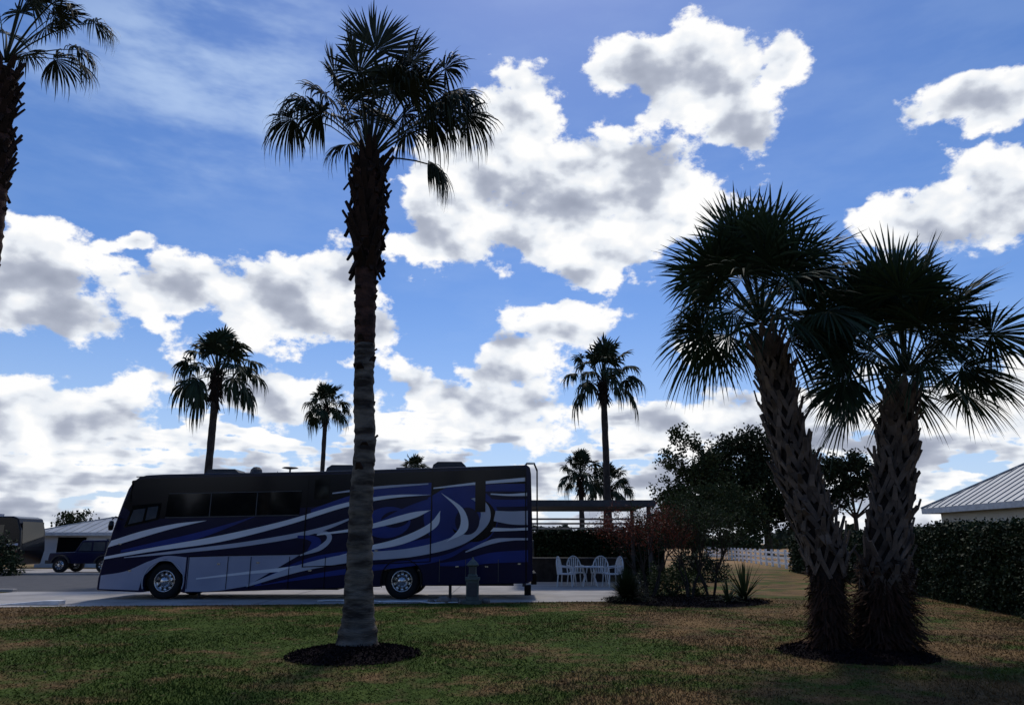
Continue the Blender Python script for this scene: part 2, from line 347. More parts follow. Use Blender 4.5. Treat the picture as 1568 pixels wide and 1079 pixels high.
Yg=6.5+17*rng.uniform(0,1,n)**1.35; Xg=rng.uniform(-1,1,n)*(Yg*.74+1.2)
ok=Yg<20.0+(Xg+16)*.118-.1
ok|=(Xg>3.6)&(Yg<26)
for bx,by,rx,ry in beds: ok&=((Xg-bx)/rx)**2+((Yg-by)/ry)**2>rng.uniform(.93,1.06,n)
Xg=Xg[ok];Yg=Yg[ok];n=len(Xg)
h=rng.uniform(.010,.040,n)*(1+.5*np.sin(Xg*1.3)*np.sin(Yg*.9)); th=rng.uniform(0,6.28,n); w=rng.uniform(.003,.007,n)*(1+Yg/18)
V=np.zeros((n,3,3)); V[:,0]=np.stack([Xg-np.cos(th)*w,Yg-np.sin(th)*w,np.zeros(n)],1); V[:,1]=np.stack([Xg+np.cos(th)*w,Yg+np.sin(th)*w,np.zeros(n)],1)
V[:,2]=np.stack([Xg+rng.normal(size=n)*.03,Yg+rng.normal(size=n)*.03,h],1)
fast('grass',V.reshape(-1,3),np.arange(n*3).reshape(n,3),'lawn')
n=700; y=rng.uniform(7,19.5,n); C=np.stack([rng.uniform(-1,1,n)*(y*.75),y,np.full(n,.035)],1); V,F=leafquads(C,.05,.5,0,.25); fast('fallen_leaves',V,F,'leaflitter')
for bi,(bx,by,rx,ry) in enumerate(beds):
    mb=MB(); nr,ns=8,56; v=[(0,0,.09)]; f=[]
    for i in range(1,nr+1):
        for k in range(ns):
            a=2*math.pi*k/ns; t=i/nr; wob=1+.02*math.sin(a*5+bi)+random.uniform(-.012,.012)
            v.append((rx*t*wob*math.cos(a),ry*t*wob*math.sin(a),.09*(1-t**3)-.004*(i==nr)+ (random.uniform(-.012,.012) if i<nr else 0)))
    for k in range(ns): f.append((0,1+k,1+(k+1)%ns))
    for i in range(nr-1):
        for k in range(ns): f.append((1+i*ns+k,1+(i+1)*ns+k,1+(i+1)*ns+(k+1)%ns,1+i*ns+(k+1)%ns))
    mb.add(v,f); E=empty('mulch_bed',(bx,by,0)); mk('soil',mb,['mulch'],E,smooth=True)
    nn=3500; t=np.sqrt(rng.uniform(0,1,nn))*1.03; a=rng.uniform(0,6.28,nn)
    C=np.stack([rx*t*np.cos(a),ry*t*np.sin(a),.09*(1-np.minimum(t,1)**3)+rng.uniform(0,.02,nn)],1)
    V,F=leafquads(C,.06 if bi<2 else .08,.35); fast('wood_chips',V,F,'mulchchip',E)
# pads and road
mb=MB(); z=.006
mb.add([(-17,19.7,z),(3.2,22.2,z),(4.6,27.,z),(6.5,37,z),(-17,37,z)],[(0,1,2,3,4)])
E=empty('concrete_pad'); mk('slab',mb,['concrete'],E)
mb=MB()
for x in(-12,-7,-2): mb.add([(x,20.,.0105),(x+.03,20.,.0105),(x+.03,36,.0105),(x,36,.0105)],[(0,1,2,3)])
mb.v=[(a,max(b,19.75+(a+17)*.1238),c) for a,b,c in mb.v]; mk('expansion_joints',mb,['greypl'],E)
mb=MB(); mb.add([(-90,26.6,.011),(-13.2,26.6,.011),(-13.2,40,.011),(-90,40,.011)],[(0,1,2,3)])
E=empty('road'); mk('asphalt',mb,['asphalt'],E)
mb=MB(); mb.box(-90,-13.2,40,40.25,0,.12); mb.box(-90,-17,26.35,26.6,0,.10); mk('kerb',mb,['concrete'],E,bevel=.02)
mb=MB(); mb.add([(-45,40.5,.006),(-14,40.5,.006),(-14,50,.006),(-45,50,.006)],[(0,1,2,3)]); mk('driveway',mb,['concrete'])

# ------------------------------------------------------------------ motorhome
RV=empty('motorhome',(-12.25,22.8,0)); U=.0194; W=.0191
def S(p): return (p[0]*U,.23+p[1]*W)
def arc(cx,cz,r,a0,a1,n=14): return [(cx+r*math.cos(math.radians(a0+(a1-a0)*i/n)),cz+r*math.sin(math.radians(a0+(a1-a0)*i/n))) for i in range(n+1)]
outl=[(0,2),(0,20),(4,45),(12,88),(22,130),(29,156),(35,167),(43,174),(54,177.5),(80,179),(320,183.5),(655,194),(660,190),(661.5,180),(663,100),(663,16),(655,12)]
outl+=[(495,9)]+arc(463,17,31,-14,194)+[(431,7),(133,-2)]+arc(100,15,31,-30,210)+[(66,-1)]
W_=2.55
mb=MB(); mb.prism([S(p) for p in outl],0,W_,0)
mk('body',mb,['navy'],RV,bevel=.05)
def smooth_curve(pts,n=14):
    pts=[A(p,float) for p in pts]; 
    if len(pts)==2: return [pts[0]*(1-t)+pts[1]*t for t in np.linspace(0,1,n)]
    P=[2*pts[0]-pts[1]]+pts+[2*pts[-1]-pts[-2]]; out=[]
    for i in range(1,len(P)-2):
        for t in np.linspace(0,1,n,endpoint=False):
            out.append(.5*((2*P[i])+(-P[i-1]+P[i+1])*t+(2*P[i-1]-5*P[i]+4*P[i+1]-P[i+2])*t*t+(-P[i-1]+3*P[i]-3*P[i+1]+P[i+2])*t**3))
    out.append(pts[-1]); return out
pmats=['white','silver','lav','blue','black','navy','glass','glasslite','greypl','chrome']
pb=MB(); lay=[0]
def ribbon(up,lo,mat,layer):
    a=smooth_curve(up); b=smooth_curve(lo)
    n=80; ia=np.linspace(0,len(a)-1,n); ib=np.linspace(0,len(b)-1,n); a=A(a);b=A(b)
    ax=[(np.interp(i,range(len(a)),a[:,0]),np.interp(i,range(len(a)),a[:,1])) for i in ia]
    bx=[(np.interp(i,range(len(b)),b[:,0]),np.interp(i,range(len(b)),b[:,1])) for i in ib]
    lay[0]+=1; y=-.003-.003*layer-.00004*lay[0]
    v=[]
    for p,q_ in zip(ax,bx):
        s1=S(p);s2=S(q_); v+=[(s1[0],y,s1[1]),(s2[0],y,s2[1])]
    pb.add(v,[(2*i,2*i+1,2*i+3,2*i+2) for i in range(n-1)],pmats.index(mat))
def poly(pts,mat,layer):
    lay[0]+=1; y=-.003-.003*layer-.00004*lay[0]
    pb.add([(S(p)[0],y,S(p)[1]) for p in pts],[tuple(range(len(pts)))],pmats.index(mat))
def ell(cx,cz,rx,rz,mat,layer,rot=0):
    c,s=math.cos(rot),math.sin(rot); pts=[]
    for i in range(40):
        a=2*math.pi*i/40; x,z_=rx*math.cos(a),rz*math.sin(a); pts.append((cx+x*c-z_*s,cz+x*s+z_*c))
    poly(pts,mat,layer)
ribbon([(36,162),(60,172),(320,178),(652,188)],[(24,128),(80,110),(320,128),(652,160)],'black',0)
ribbon([(4,24),(40,30),(72,44)],[(4,4),(36,3),(64,2)],'lav',0)
ribbon([(72,44),(100,53),(132,51)],[(68,22),(100,48),(132,22)],'lav',0)
ribbon([(135,51),(200,53),(306,55)],[(135,0),(180,1),(228,8)],'lav',0)
ribbon([(13,76),(60,91),(110,102),(158,107)],[(9,66),(50,78),(100,93),(158,107)],'white',1)
ribbon([(30,62),(90,76),(150,90),(240,116)],[(30,58),(90,68),(150,80),(240,116)],'blue',1)
ribbon([(6,52),(80,66),(180,84),(280,107),(370,134),(440,146),(505,147)],[(6,48),(80,60),(180,74),(280,99),(370,127),(440,141),(505,147)],'white',2)
ribbon([(36,51),(130,63),(230,76),(330,95),(410,122)],[(36,50),(130,58),(230,69),(330,88),(410,122)],'silver',2)
ribbon([(306,55),(330,66),(345,78),(340,86),(310,86),(270,78)],[(306,53),(338,62),(353,78),(345,90),(310,88),(270,78)],'silver',2)
ribbon([(300,84),(322,84),(336,78),(334,68),(316,60)],[(300,80),(314,78),(322,74),(320,68),(316,60)],'blue',2)
ribbon([(150,20),(230,30),(310,40),(390,60)],[(150,18),(230,26),(310,34),(390,60)],'white',2)
ribbon([(318,124),(380,146),(440,160),(505,166)],[(318,118),(380,130),(440,141),(505,146)],'blue',1)
ribbon([(240,14),(320,50),(420,66),(520,84),(560,104)],[(240,8),(330,20),(430,32),(530,48),(586,84)],'blue',1)
ribbon([(250,14),(330,42),(430,54),(520,64),(575,86)],[(250,10),(340,28),(435,42),(525,54),(580,80)],'navy',2)
ribbon([(228,10),(300,38),(380,56),(470,64),(535,80),(572,104),(578,122),(566,136),(548,134)],[(228,7),(310,30),(390,44),(480,52),(552,69),(592,98),(597,124),(579,142),(548,134)],'silver',3)
ell(438,104,36,24,'blue',1,.1); ell(450,109,22,13,'navy',2,.1)
ribbon([(405,92),(450,120),(500,140),(545,148)],[(405,90),(458,108),(505,126),(545,148)],'blue',3)
ribbon([(380,62),(450,78),(500,100),(520,122)],[(380,58),(460,70),(513,96),(520,122)],'white',4)
ribbon([(330,86),(400,98),(470,118),(505,123)],[(330,84),(405,93),(475,109),(505,123)],'white',4)
ell(552,112,58,50,'blue',1); ell(572,108,36,34,'black',2); ell(556,116,27,27,'blue',3,.4); ell(562,106,19,21,'navy',4)
ribbon([(520,150),(548,122),(550,96),(530,74)],[(520,150),(556,124),(562,92),(530,74)],'white',5)
ribbon([(508,158),(580,167),(652,174)],[(508,156),(580,163),(652,168)],'white',3)
ribbon([(500,142),(530,156),(590,163),(652,164)],[(500,138),(530,147),(590,152),(652,152)],'blue',2)
ribbon([(598,149),(625,148),(655,150)],[(598,147),(625,145),(655,145)],'white',3)
ribbon([(598,140),(625,139),(655,140)],[(604,128),(630,128),(655,129)],'blue',2)
ribbon([(606,122),(630,121),(656,122)],[(603,106),(630,101),(656,100)],'silver',3)
ribbon([(603,96),(630,95),(656,96)],[(598,90),(630,91),(656,92)],'white',3)
ribbon([(560,60),(600,78),(630,80),(656,80)],[(560,58),(600,71),(630,76),(656,77)],'silver',3)
ribbon([(520,42),(560,48),(600,58),(656,62)],[(520,38),(560,38),(600,42),(656,44)],'blue',3)
ribbon([(350,150),(420,160),(500,165)],[(350,148),(420,156),(500,163)],'silver',3)
poly([(30,96),(82,108),(84,134),(40,130)],'glass',4)
poly([(36,101),(58,106),(60,126),(42,123)],'glasslite',5); poly([(62,107),(78,111),(80,129),(64,127)],'glasslite',5)
poly([(92,112),(300,116),(302,152),(94,148)],'glass',4)
for x in(160,232): poly([(x,113),(x+1.6,113),(x+1.6,150),(x,150)],'greypl',5)
poly([(92,110.5),(300,114.5),(300,116),(92,112)],'greypl',5); poly([(94,148),(302,152),(302,153.2),(94,149.2)],'greypl',5)
poly([(322,140),(345,140),(345,172),(322,171)],'glass',4); poly([(574,120),(590,120),(590,168),(574,167)],'black',5)
for x,a,b_ in((310,36,178),(378,10,182),(505,44,188),(652,14,190)): poly([(x,a),(x+1.8,a),(x+1.8,b_),(x,b_)],'black',7)
for x in(136,196,231,290,345,400): poly([(x,4),(x+1.,4),(x+1.,52),(x,52)],'black',7)
for x in(520,560,610): poly([(x,14),(x+1.,14),(x+1.,48),(x,48)],'greypl',7)
poly([(136,52),(306,55),(306,56),(136,53)],'black',7); poly([(310,36),(505,44),(505,45.2),(310,37.2)],'black',7)
poly([(40,174),(650,190),(650,191.4),(40,175.6)],'greypl',7)
for x,z_ in((25,70),(45,30),(180,40),(240,42),(320,30),(420,60),(545,36),(590,36),(640,40)):
    poly([(x,z_),(x+5,z_),(x+5,z_+2),(x,z_+2)],'chrome',8)
mk('paint_and_glass',pb,pmats,RV)
def wheel(mb,c,r,w=.3,mt=0,mrim=1,mdark=2,dual=False):
    x,y,z=c
    mb.lathe([(r*.58,0.01),(r*.62,-.02),(r*.92,-.03),(r,.03),(r,w-.03),(r*.9,w),(r*.5,w)],(x,y,z),'y',36,mt)
    mb.lathe([(r*.60,-.015),(r*.56,-.03),(r*.54,.02),(r*.50,.08),(r*.3,.05),(r*.26,-.01),(r*.2,-.05),(.001,-.06)],(x,y,z),'y',36,mrim)
    for k in range(10):
        a=2*math.pi*k/10; mb.lathe([(.0,-.006),(r*.065,-.006),(r*.07,.01)],(x+math.cos(a)*r*.42,y+.055,z+math.sin(a)*r*.42),'y',10,mdark)
        mb.lathe([(.0,-.03),(.015,-.03),(.018,.0)],(x+math.cos(a)*r*.23,y-.02,z+math.sin(a)*r*.23),'y',6,mdark)
mb=MB()
for x in(100*U,463*U):
    for y in(.10,W_-.4): wheel(mb,(x,y,.52),.515,.30)
mk('wheels',mb,['rubber','chrome','darkmetal'],RV,smooth=True)
mb=MB()
for x,z_ in((100,15),(463,17)):
    a=arc(x,z_,31,-20,200,24); a2=arc(x,z_,32.2,-20,200,24)
    for i in range(24):
        p=[S(a[i]),S(a[i+1]),S(a2[i+1]),S(a2[i])]; mb.prism(p,-.035,.0,0 if x<200 else 1)
mk('wheel_arch_trim',mb,['silver','black'],RV)
mb=MB(); mb.box(.6,12.3,.25,W_-.25,.38,.8); mb.box(3,7,.5,2,.25,.42)
for x in(2.9,7.6,10.4): mb.tube([(x,.35,.0),(x,.35,.5)],.045,10); mb.lathe([(.0,.03),(.16,.03),(.17,.0)],(x,.35,0),'z',16)
mk('chassis_and_jacks',mb,['darkmetal'],RV)
mb=MB()
def rz(px): return .23+np.interp(px,[60,320,655],[177,183,193])*W
def acunit(px,l=.95,h=.26):
    x=px*U; z0=rz(px)-.03; mb.prism([(x-l/2,z0),(x-l/2+.06,z0+h*.7),(x-l/2+.2,z0+h),(x+l/2-.15,z0+h),(x+l/2-.02,z0+h*.6),(x+l/2,z0)],.75,1.6,0)
acunit(158,1.1,.26); acunit(352,1.0,.30); acunit(528,1.1,.30)
mb.box(150*U-.1,190*U,.3,1.9,rz(170)-.02,rz(170)+.06)
mb.lathe([(.17,-.05),(.19,.05),(.17,.16),(.1,.24),(.0,.26)],(217*U,.6,rz(217)),'z',16,0)
mb.tube([(270*U,.7,rz(270)-.05),(270*U,.7,rz(270)+.16)],.03,8); mb.lathe([(.02,.16),(.26,.20),(.2,.23),(0,.25)],(270*U,.7,rz(270)),'z',18,1)
mb.box(445*U,480*U,.4,1.0,rz(460)-.03,rz(460)+.09)
mb.tube([(245*U,1,rz(245)),(245*U,1,rz(245)+.14)],.012,6)
mk('roof_units',mb,['greypl','greypl'],RV,bevel=.02)
mb=MB(); xe=663*U
for y in(.25,.62): mb.tube([(xe+.02,y,1.9),(xe+.16,y,1.95),(xe+.17,y,3.8),(xe+.08,y,4.02),(xe-.15,y,4.02),(xe-.25,y,3.9)],.018,8)
for i in range(7): mb.tube([(xe+.17,.25,2.05+i*.28),(xe+.17,.62,2.05+i*.28)],.014,6)
mk('rear_ladder',mb,['darkmetal'],RV)
mb=MB(); mb.box(xe-.05,xe+.12,.1,W_-.1,.42,.75); mb.box(xe-.02,xe+.05,.15,.35,1.2,1.7,1); mb.box(xe-.25,xe-.05,.02,.1,.12,.42)
mk('rear_bumper',mb,['black','glasslite'],RV,bevel=.02)
mb=MB()
a,b_=S((14,92)),S((33,160)); mb.add([(a[0]-.06,.12,a[1]),(a[0]-.06,W_-.12,a[1]),(b_[0]-.06,W_-.2,b_[1]),(b_[0]-.06,.2,b_[1])],[(0,3,2,1)],0)
mb.tube([(.5,-.01,2.3),(.36,-.14,2.38),(.3,-.2,2.3)],.02,8,1); mb.lathe([(.0,-.15),(.06,-.13),(.08,0),(.06,.13),(0,.15)],(.3,-.22,2.12),'z',12,1)
mb.lathe([(0,-.03),(.12,-.02),(.13,.02)],(.02,.3,.85),'x',14,2)
mk('windshield_and_mirror',mb,['glass','black','chrome'],RV,smooth=False)

# ------------------------------------------------------------------ utility pedestal, hoses
E=empty('utility_pedestal',(-1.09,21.35,0)); mb=MB()
mb.box(-.26,.26,-.26,.26,0,.1); mb.box(-.17,.17,-.17,.17,.1,.62); mb.box(-.2,.2,-.2,.2,.62,.7)
mb.lathe([(.13,.70),(.15,.74),(.11,.78),(.11,.98),(.17,1.0),(.18,1.03),(.10,1.12),(.04,1.17),(.03,1.22),(.0,1.24)],(0,0,0),'z',8)
mk('housing',mb,['pedestal'],E,bevel=.012)
mb=MB(); mb.box(-.13,.13,-.185,-.172,.2,.56); mb.box(-.08,.08,-.125,-.112,.8,.96); mk('outlet_cover',mb,['greypl'],E)
E=empty('garden_hose',(-2.4,21.6,0)); mb=MB()
pts=[(t*2.6-1.3+.0,.35*math.sin(t*7)+.1*math.sin(t*19),.03) for t in np.linspace(0,1,40)]; mb.tube(pts,.018,6); mb.tube([(x*1.3-1.4,y*.8+.35,.03) for x,y,_ in pts],.02,6)
mk('hose',mb,['wplastic'],E,smooth=True)
E=empty('landscape_rocks',(-1.75,21.5,0)); mb=MB()
for x,y,r in((-.15,0,.2),(.15,.1,.15),(-.5,.05,.12),(1.0,.1,.14),(.35,-.05,.1)):
    mb.lathe([(r*.9,-.02),(r*random.uniform(.9,1.1),r*.4),(r*.7,r*.8),(.0,r)],(x,y,0),'z',7)
mk('rocks',mb,['stone'],E)
E=empty('levelling_ramp',(-13.0,20.9,0)); mb=MB(); mb.prism([(-.9,.01),(.9,.01),(.9,.12),(.5,.12)],-.15,.15); mk('ramp',mb,['wplastic'],E,bevel=.01)

# ------------------------------------------------------------------ patio furniture
def chair(loc,rot):
    E=empty('patio_chair',loc); E.rotation_euler[2]=rot; mb=MB()
    for x in(-.24,.24):
        for y in(-.24,.24): mb.tube([(x*1.15,y*1.15,0),(x,y,.42)],.022,8)
        mb.tube([(x*1.1,-.26,.42),(x*1.2,-.28,.64),(x*1.2,.1,.68),(x*1.05,.27,.7)],.022,8)
    mb.lathe([(.0,.41),(.28,.41),(.30,.43),(.28,.455),(0,.45)],(0,0,0),'z',20)
    top=[(.28*math.cos(a),.27+.05*math.sin(a),.62+.40*math.sin(a)) for a in np.linspace(0,math.pi,14)]
    mb.tube([(.26,.25,.42)]+top+[(-.26,.25,.42)],.024,8)
    for x in(-.18,-.09,0,.09,.18): mb.strap((x*.8,.25,.44),(x,.30,.60+.38*math.sqrt(max(0,1-(x/.28)**2))),(0,1,0),.045,.045,.012)
    mk('frame',mb,['wplastic'],E); E.scale=(1.08,1.08,1.08)
chair((2.1,29.6,.006),math.radians(70)); chair((3.85,29.5,.006),math.radians(-70)); chair((3.5,30.7,.006),math.radians(-15)); chair((2.6,30.8,.006),math.radians(20))
E=empty('patio_table',(3.0,29.8,.006)); mb=MB(); mb.lathe([(0,.70),(.55,.70),(.57,.72),(.55,.745),(0,.75)],(0,0,0),'z',28)
for a in range(4):
    c,s_=math.cos(a*1.571+.78),math.sin(a*1.571+.78); mb.tube([(c*.4,s_*.4,0),(c*.25,s_*.25,.35),(c*.38,s_*.38,.7)],.022,8)
mk('top_and_legs',mb,['wplastic'],E)
E=empty('patio_pavilion',(3.2,31,0)); mb=MB(); mb.box(-3.0,2.3,-1.6,3.0,3.05,3.2,0)
mb.box(-3.1,2.4,-1.7,-1.6,3.0,3.24,1); mb.box(-3.1,2.4,3.0,3.1,3.0,3.24,1)
mk('roof',mb,['greypl','greypl'],E)
mb=MB()
for x in(-2.8,2.1):
    for y in(-1.4,2.8): mb.box(x,x+.14,y,y+.14,0,3.05)
for i in range(3): mb.box(-2.6,2.1,2.83,2.9,2.62-.2*i,2.70-.2*i,1)
mk('posts_and_beams',mb,['wood','trimw'],E)
E=empty('outdoor_kitchen_counter',(1.7,33.6,0)); mb=MB(); mb.box(-1.2,3.2,-.35,.35,0,.95,0); mb.box(-1.26,3.26,-.4,.4,.95,1.0,1); mb.box(.5,1.2,-.37,-.352,.3,.8,2)
mk('counter',mb,['bark','greypl','darkmetal'],E)

# ------------------------------------------------------------------ hedges and trees
def hedge(name,p0,p1,h,w,n,size=.08):
    p0=A(p0,float);p1=A(p1,float); L_=np.linalg.norm(p1-p0); t=(p1-p0)/L_; s=A((-t[1],t[0])); E=empty(name,(p0[0],p0[1],0))
    mb=MB(); c=[(t*a+s*b*(w/2-.12)) for a,b in((0,-1),(L_,-1),(L_,1),(0,1))]
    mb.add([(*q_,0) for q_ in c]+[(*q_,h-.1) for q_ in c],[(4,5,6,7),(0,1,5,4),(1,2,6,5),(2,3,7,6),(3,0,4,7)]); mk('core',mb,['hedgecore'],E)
    a=rng.uniform(0,L_,n); per=rng.uniform(0,2*h+w,n); dep=rng.normal(size=n)*.06
    off=np.where(per<h,-w/2,np.where(per<h+w,per-h-w/2,w/2)); zz=np.where(per<h,per,np.where(per<h+w,h,2*h+w-per))
    bul=.06*np.sin(a*2.1)+.05*np.sin(a*5.3+zz*3)+.04*np.sin(zz*7+a)
    off=off*(1+bul*1.2)+np.where((per<h)|(per>h+w),dep,0); zz=zz+np.where((per>=h)&(per<=h+w),dep+bul*.9,0)
    P=t[None]*a[:,None]+s[None]*off[:,None]; V,F=leafquads(np.stack([P[:,0],P[:,1],np.maximum(zz,.03)],1),size,.6); fast('leaves',V,F,'hedge',E)
hedge('hedge',(11.6,15.5),(13.9,27),2.02,1.1,42000,.085)
hedge('hedge',(13.95,27.3),(16.9,45),1.95,1.1,26000,.12)
hedge('hedge',(.9,36.5),(7.2,36.5),2.25,1.0,9000,.13)
def clumptree(name,loc,h,clumps,nleaf,size,leaf,tr=.3,fork=.35):
    E=empty(name,loc); mb=MB(); top=A((0,0,h*fork))
    mb.tube([(0,0,-.1),(0,0,h*fork*.3),(random.uniform(-.2,.2),0,h*fork)],[tr*1.4,tr,tr*.8],10,0,.05)
    C=[]; tot=sum(c[3]*c[4]*c[3] for c in clumps)
    for (x,y,z,r,rz_) in clumps:
        c=A((x,y,z)); mid=(top+c)/2+A((random.uniform(-.3,.3),random.uniform(-.3,.3),-.08*h*.5))
        mb.tube([top*.85,mid,c],[tr*.5,tr*.3,tr*.08],6)
        k=max(4,int(nleaf*r*r*rz_/tot)); sub=max(6,int(10+r*3))
        S_=[]; 
        for i in range(sub):
            d=rng.normal(size=3); d/=np.linalg.norm(d); S_.append(c+d*A((r,r,rz_))*rng.uniform(.3,1.05)); mb.tube([c,S_[-1]],[tr*.07,tr*.02],4)
        for p in S_:
            m_=k//sub; g=rng.normal(size=(m_,3)); rad=rng.uniform(.18,.38)
            C.append(p+g*A((r,r,rz_))*rad*.75)
    mk('trunk_and_limbs',mb,['bark'],E,smooth=True); V,F=leafquads(np.concatenate(C),size,.7); V[:,2]=np.maximum(V[:,2],.02); fast('foliage',V,F,leaf,E)
random.seed(5)
clumptree('oak_tree',(37,110,0),18,[(-7,0,12,3.8,3.8),(-3.5,0,15.2,3.5,2.6),(1,0,15.2,4.2,3.0),(5,1,12.4,3.8,3.4),(-1,-1,11,4.8,3.8),(-7,0,7.5,4,3.2),(3,0,7.5,4.4,3.2),(6,0,9,3.2,3),(-2,0,6,4.4,2.8),(5,0,5.5,2.8,2)],32000,.44,'oak',.55,.3)
clumptree('oak_tree',(50,110,0),15,[(-3.5,0,12,2.6,1.8),(0,0,12.8,3,2),(3,0,11,2.6,2),(-3,0,8,2.4,1.8),(4.5,0,8.2,2,1.6),(0,0,9.5,2.6,1.8),(-5,0,9.6,1.8,1.4),(5.4,0,10.4,1.6,1.4)],11000,.42,'oak',.35,.4)
clumptree('tree',(25,105,0),18,[(-1.2,0,16.6,1.9,1.5),(.9,0,15.2,1.8,1.6),(-2.6,0,12.8,2.1,1.7),(2.8,0,13,2.1,1.8),(0,0,10.5,3.2,2.2),(4.5,0,10,2.8,2.6),(-3,0,8.4,2.6,2.2),(3,0,6,4.2,3),(-1,0,5,4,2.7)],15000,.40,'tree2',.28,.45)
clumptree('tree',(19,80,0),8,[(-2,0,4.5,2.4,1.8),(1,0,6,2.8,2),(3.6,0,5.4,2.8,2.2),(6,0,4.6,2.6,2.2),(-4,0,2.8,2,1.6),(0,0,2.4,3,1.6),(5,0,2,3,1.5)],10000,.32,'tree2',.2,.4)
clumptree('tree',(-40,70,0),4.6,[(0,0,3.6,1.7,1.1),(1.2,0,3.0,1.3,1),(-1.2,0,3.2,1.4,1)],1500,.25,'tree2',.14,.45)
n=32000; ang=rng.uniform(-1.25,1.25,n); dist=rng.uniform(230,300,n); hh=4.2+2.0*np.sin(ang*37)+1.5*np.sin(ang*91+1)+1.0*np.sin(ang*211)
C=np.stack([np.sin(ang)*dist,np.cos(ang)*dist,np.maximum(.3,hh*rng.uniform(0,1,n)**.8)],1); V,F=leafquads(C,2.0,.7)
n=16000; x=rng.uniform(-80,70,n); hh=9+2.5*np.sin(x*.21)+2*np.sin(x*.53+1)+1.2*np.sin(x*1.3)  # unseen tree row behind the camera, added to darken the motorhome's reflections
C=np.stack([x,-48+rng.uniform(-3,3,n),np.maximum(.3,hh*rng.uniform(0,1,n)**.8)],1); V2,F2=leafquads(C,1.3,.7)
fast('distant_and_unseen_trees',np.concatenate([V,V2]),np.concatenate([F,F2+len(V)]),'far')
def twiggy(name,loc,h,spread,nst,leafm,nleaf,seed,size=.07,hang=.3,clus=.12):
    random.seed(seed); E=empty(name,loc); mb=MB(); tips=[]
    def br(p,d,l,r,dep):
        p1=p+d*l; mid=(p+p1)/2+A([random.uniform(-.06,.06)*l for _ in range(3)]); mb.tube([p,mid,p1],[r,r*.8,r*.6],5,0,0,False)
        if dep<=2: tips.append(p1); tips.append(mid)
        if dep==0: return
        for k in range(random.choice((2,3,3))):
            dd=nrm(d+A((random.uniform(-1,1)*spread,random.uniform(-1,1)*spread,random.uniform(-.15,.45)))); br(p1,dd,l*random.uniform(.62,.85),r*.6,dep-1)
    for i in range(nst):
        a=6.28*i/nst+random.random(); d=nrm((math.cos(a)*.35,math.sin(a)*.35,1)); br(A((math.cos(a)*.08,math.sin(a)*.08,0)),d,h*.30,.035,4)
    mk('branches',mb,['bark'],E); T=A(tips); idx=rng.integers(0,len(T),nleaf); C=T[idx]+rng.normal(size=(nleaf,3))*clus; C[:,2]=np.maximum(C[:,2],.1)
    V,F=leafquads(C,size,.35,hang); fast('foliage',V,F,leafm,E)
twiggy('bottlebrush_shrub',(4.0,22.6,0),2.8,.55,5,'redleaf',5200,3)
twiggy('bottlebrush_shrub',(5.1,22.3,0),3.1,.6,4,'shrub',4200,4)
twiggy('bottlebrush_shrub',(5.9,22.9,0),2.7,.6,4,'shrub',3000,6)
def bush(name,loc,r,h,n,leafm,size):
    E=empty(name,loc); g=rng.normal(size=(n,3)); g/=np.linalg.norm(g,axis=1)[:,None]; g*=(rng.uniform(.3,1,n)**.4)[:,None]*(1+.15*np.sin(g[:,:1]*9)+.1*np.sin(g[:,1:2]*13)); g[:,2]=np.abs(g[:,2])
    V,F=leafquads(g*A((r,r,h)),size,.5); fast('foliage',V,F,leafm,E)
    mb=MB()
    for i in range(7):
        a=6.28*i/7; mb.tube([(0,0,0),(r*.5*math.cos(a),r*.5*math.sin(a),h*.6)],[.03,.01],5)
    mk('stems',mb,['bark'],E)
bush('round_bush',(4.9,23.6,0),.95,1.0,4000,'shrub',.08); bush('round_bush',(3.9,24,0),.6,.7,2000,'hedge',.08)
bush('round_bush',(-26.6,39.6,0),1.1,1.9,3000,'hedge',.16); bush('round_bush',(8.2,34,0),1.3,1.3,3500,'hedge',.12)
def spiky(name,loc,n,L,leafm,w=.02,seed=1,el=(10,85)):
    random.seed(seed); E=empty(name,loc); q=Q()
    for i in range(n):
        a=random.uniform(0,6.28); e=math.radians(random.uniform(*el)); l=L*random.uniform(.7,1.1); d=A((math.cos(a)*math.cos(e),math.sin(a)*math.cos(e),math.sin(e))); s=nrm((-math.sin(a),math.cos(a),0))
        V=[];F=[]
        for j,t in enumerate((0,.35,.7,1)):
            p=d*l*t+A((0,0,-.35*l*t*t*math.cos(e)+.02)); p[2]=max(p[2],.02); ww=w*(1-t**2)+.001; V+=[p-s*ww,p+s*ww]
            if j: F.append((2*j-2,2*j-1,2*j+1,2*j))
        q.add(V,F)
    V,F=q.out(); fast('blades',V,F,leafm,E)
spiky('ornamental_grass',(3.25,21.9,.05),1100,.95,'hedge',.012,2,(15,88)); spiky('yucca_plant',(6.6,22.0,.05),70,1.25,'shrub',.03,3,(15,88)); spiky('yucca_plant',(5.9,21.2,.05),40,.7,'shrub',.03,4)
spiky('ornamental_grass',(7.9,33,0),400,.8,'shrub',.015,7)

# ------------------------------------------------------------------ rail fence
E=empty('white_rail_fence',(18.7,50,0)); mb=MB(); a=A((-1.5,-6.,0)); b_=A((7.5,54,0)); L_=np.linalg.norm(b_-a); t=(b_-a)/L_; k=int(L_/2.4)
for i in range(k+1):
    p=a+t*2.4*i; mb.box(p[0]-.07,p[0]+.07,p[1]-.07,p[1]+.07,0,1.2)
    if i<k:
        p2=a+t*2.4*(i+1)
        for z_ in(.3,.64,.98): mb.strap(p+A((0,0,z_)),p2+A((0,0,z_)),(t[1],-t[0],0),.14,.14,.04)
mk('posts_and_rails',mb,['wplastic'],E)

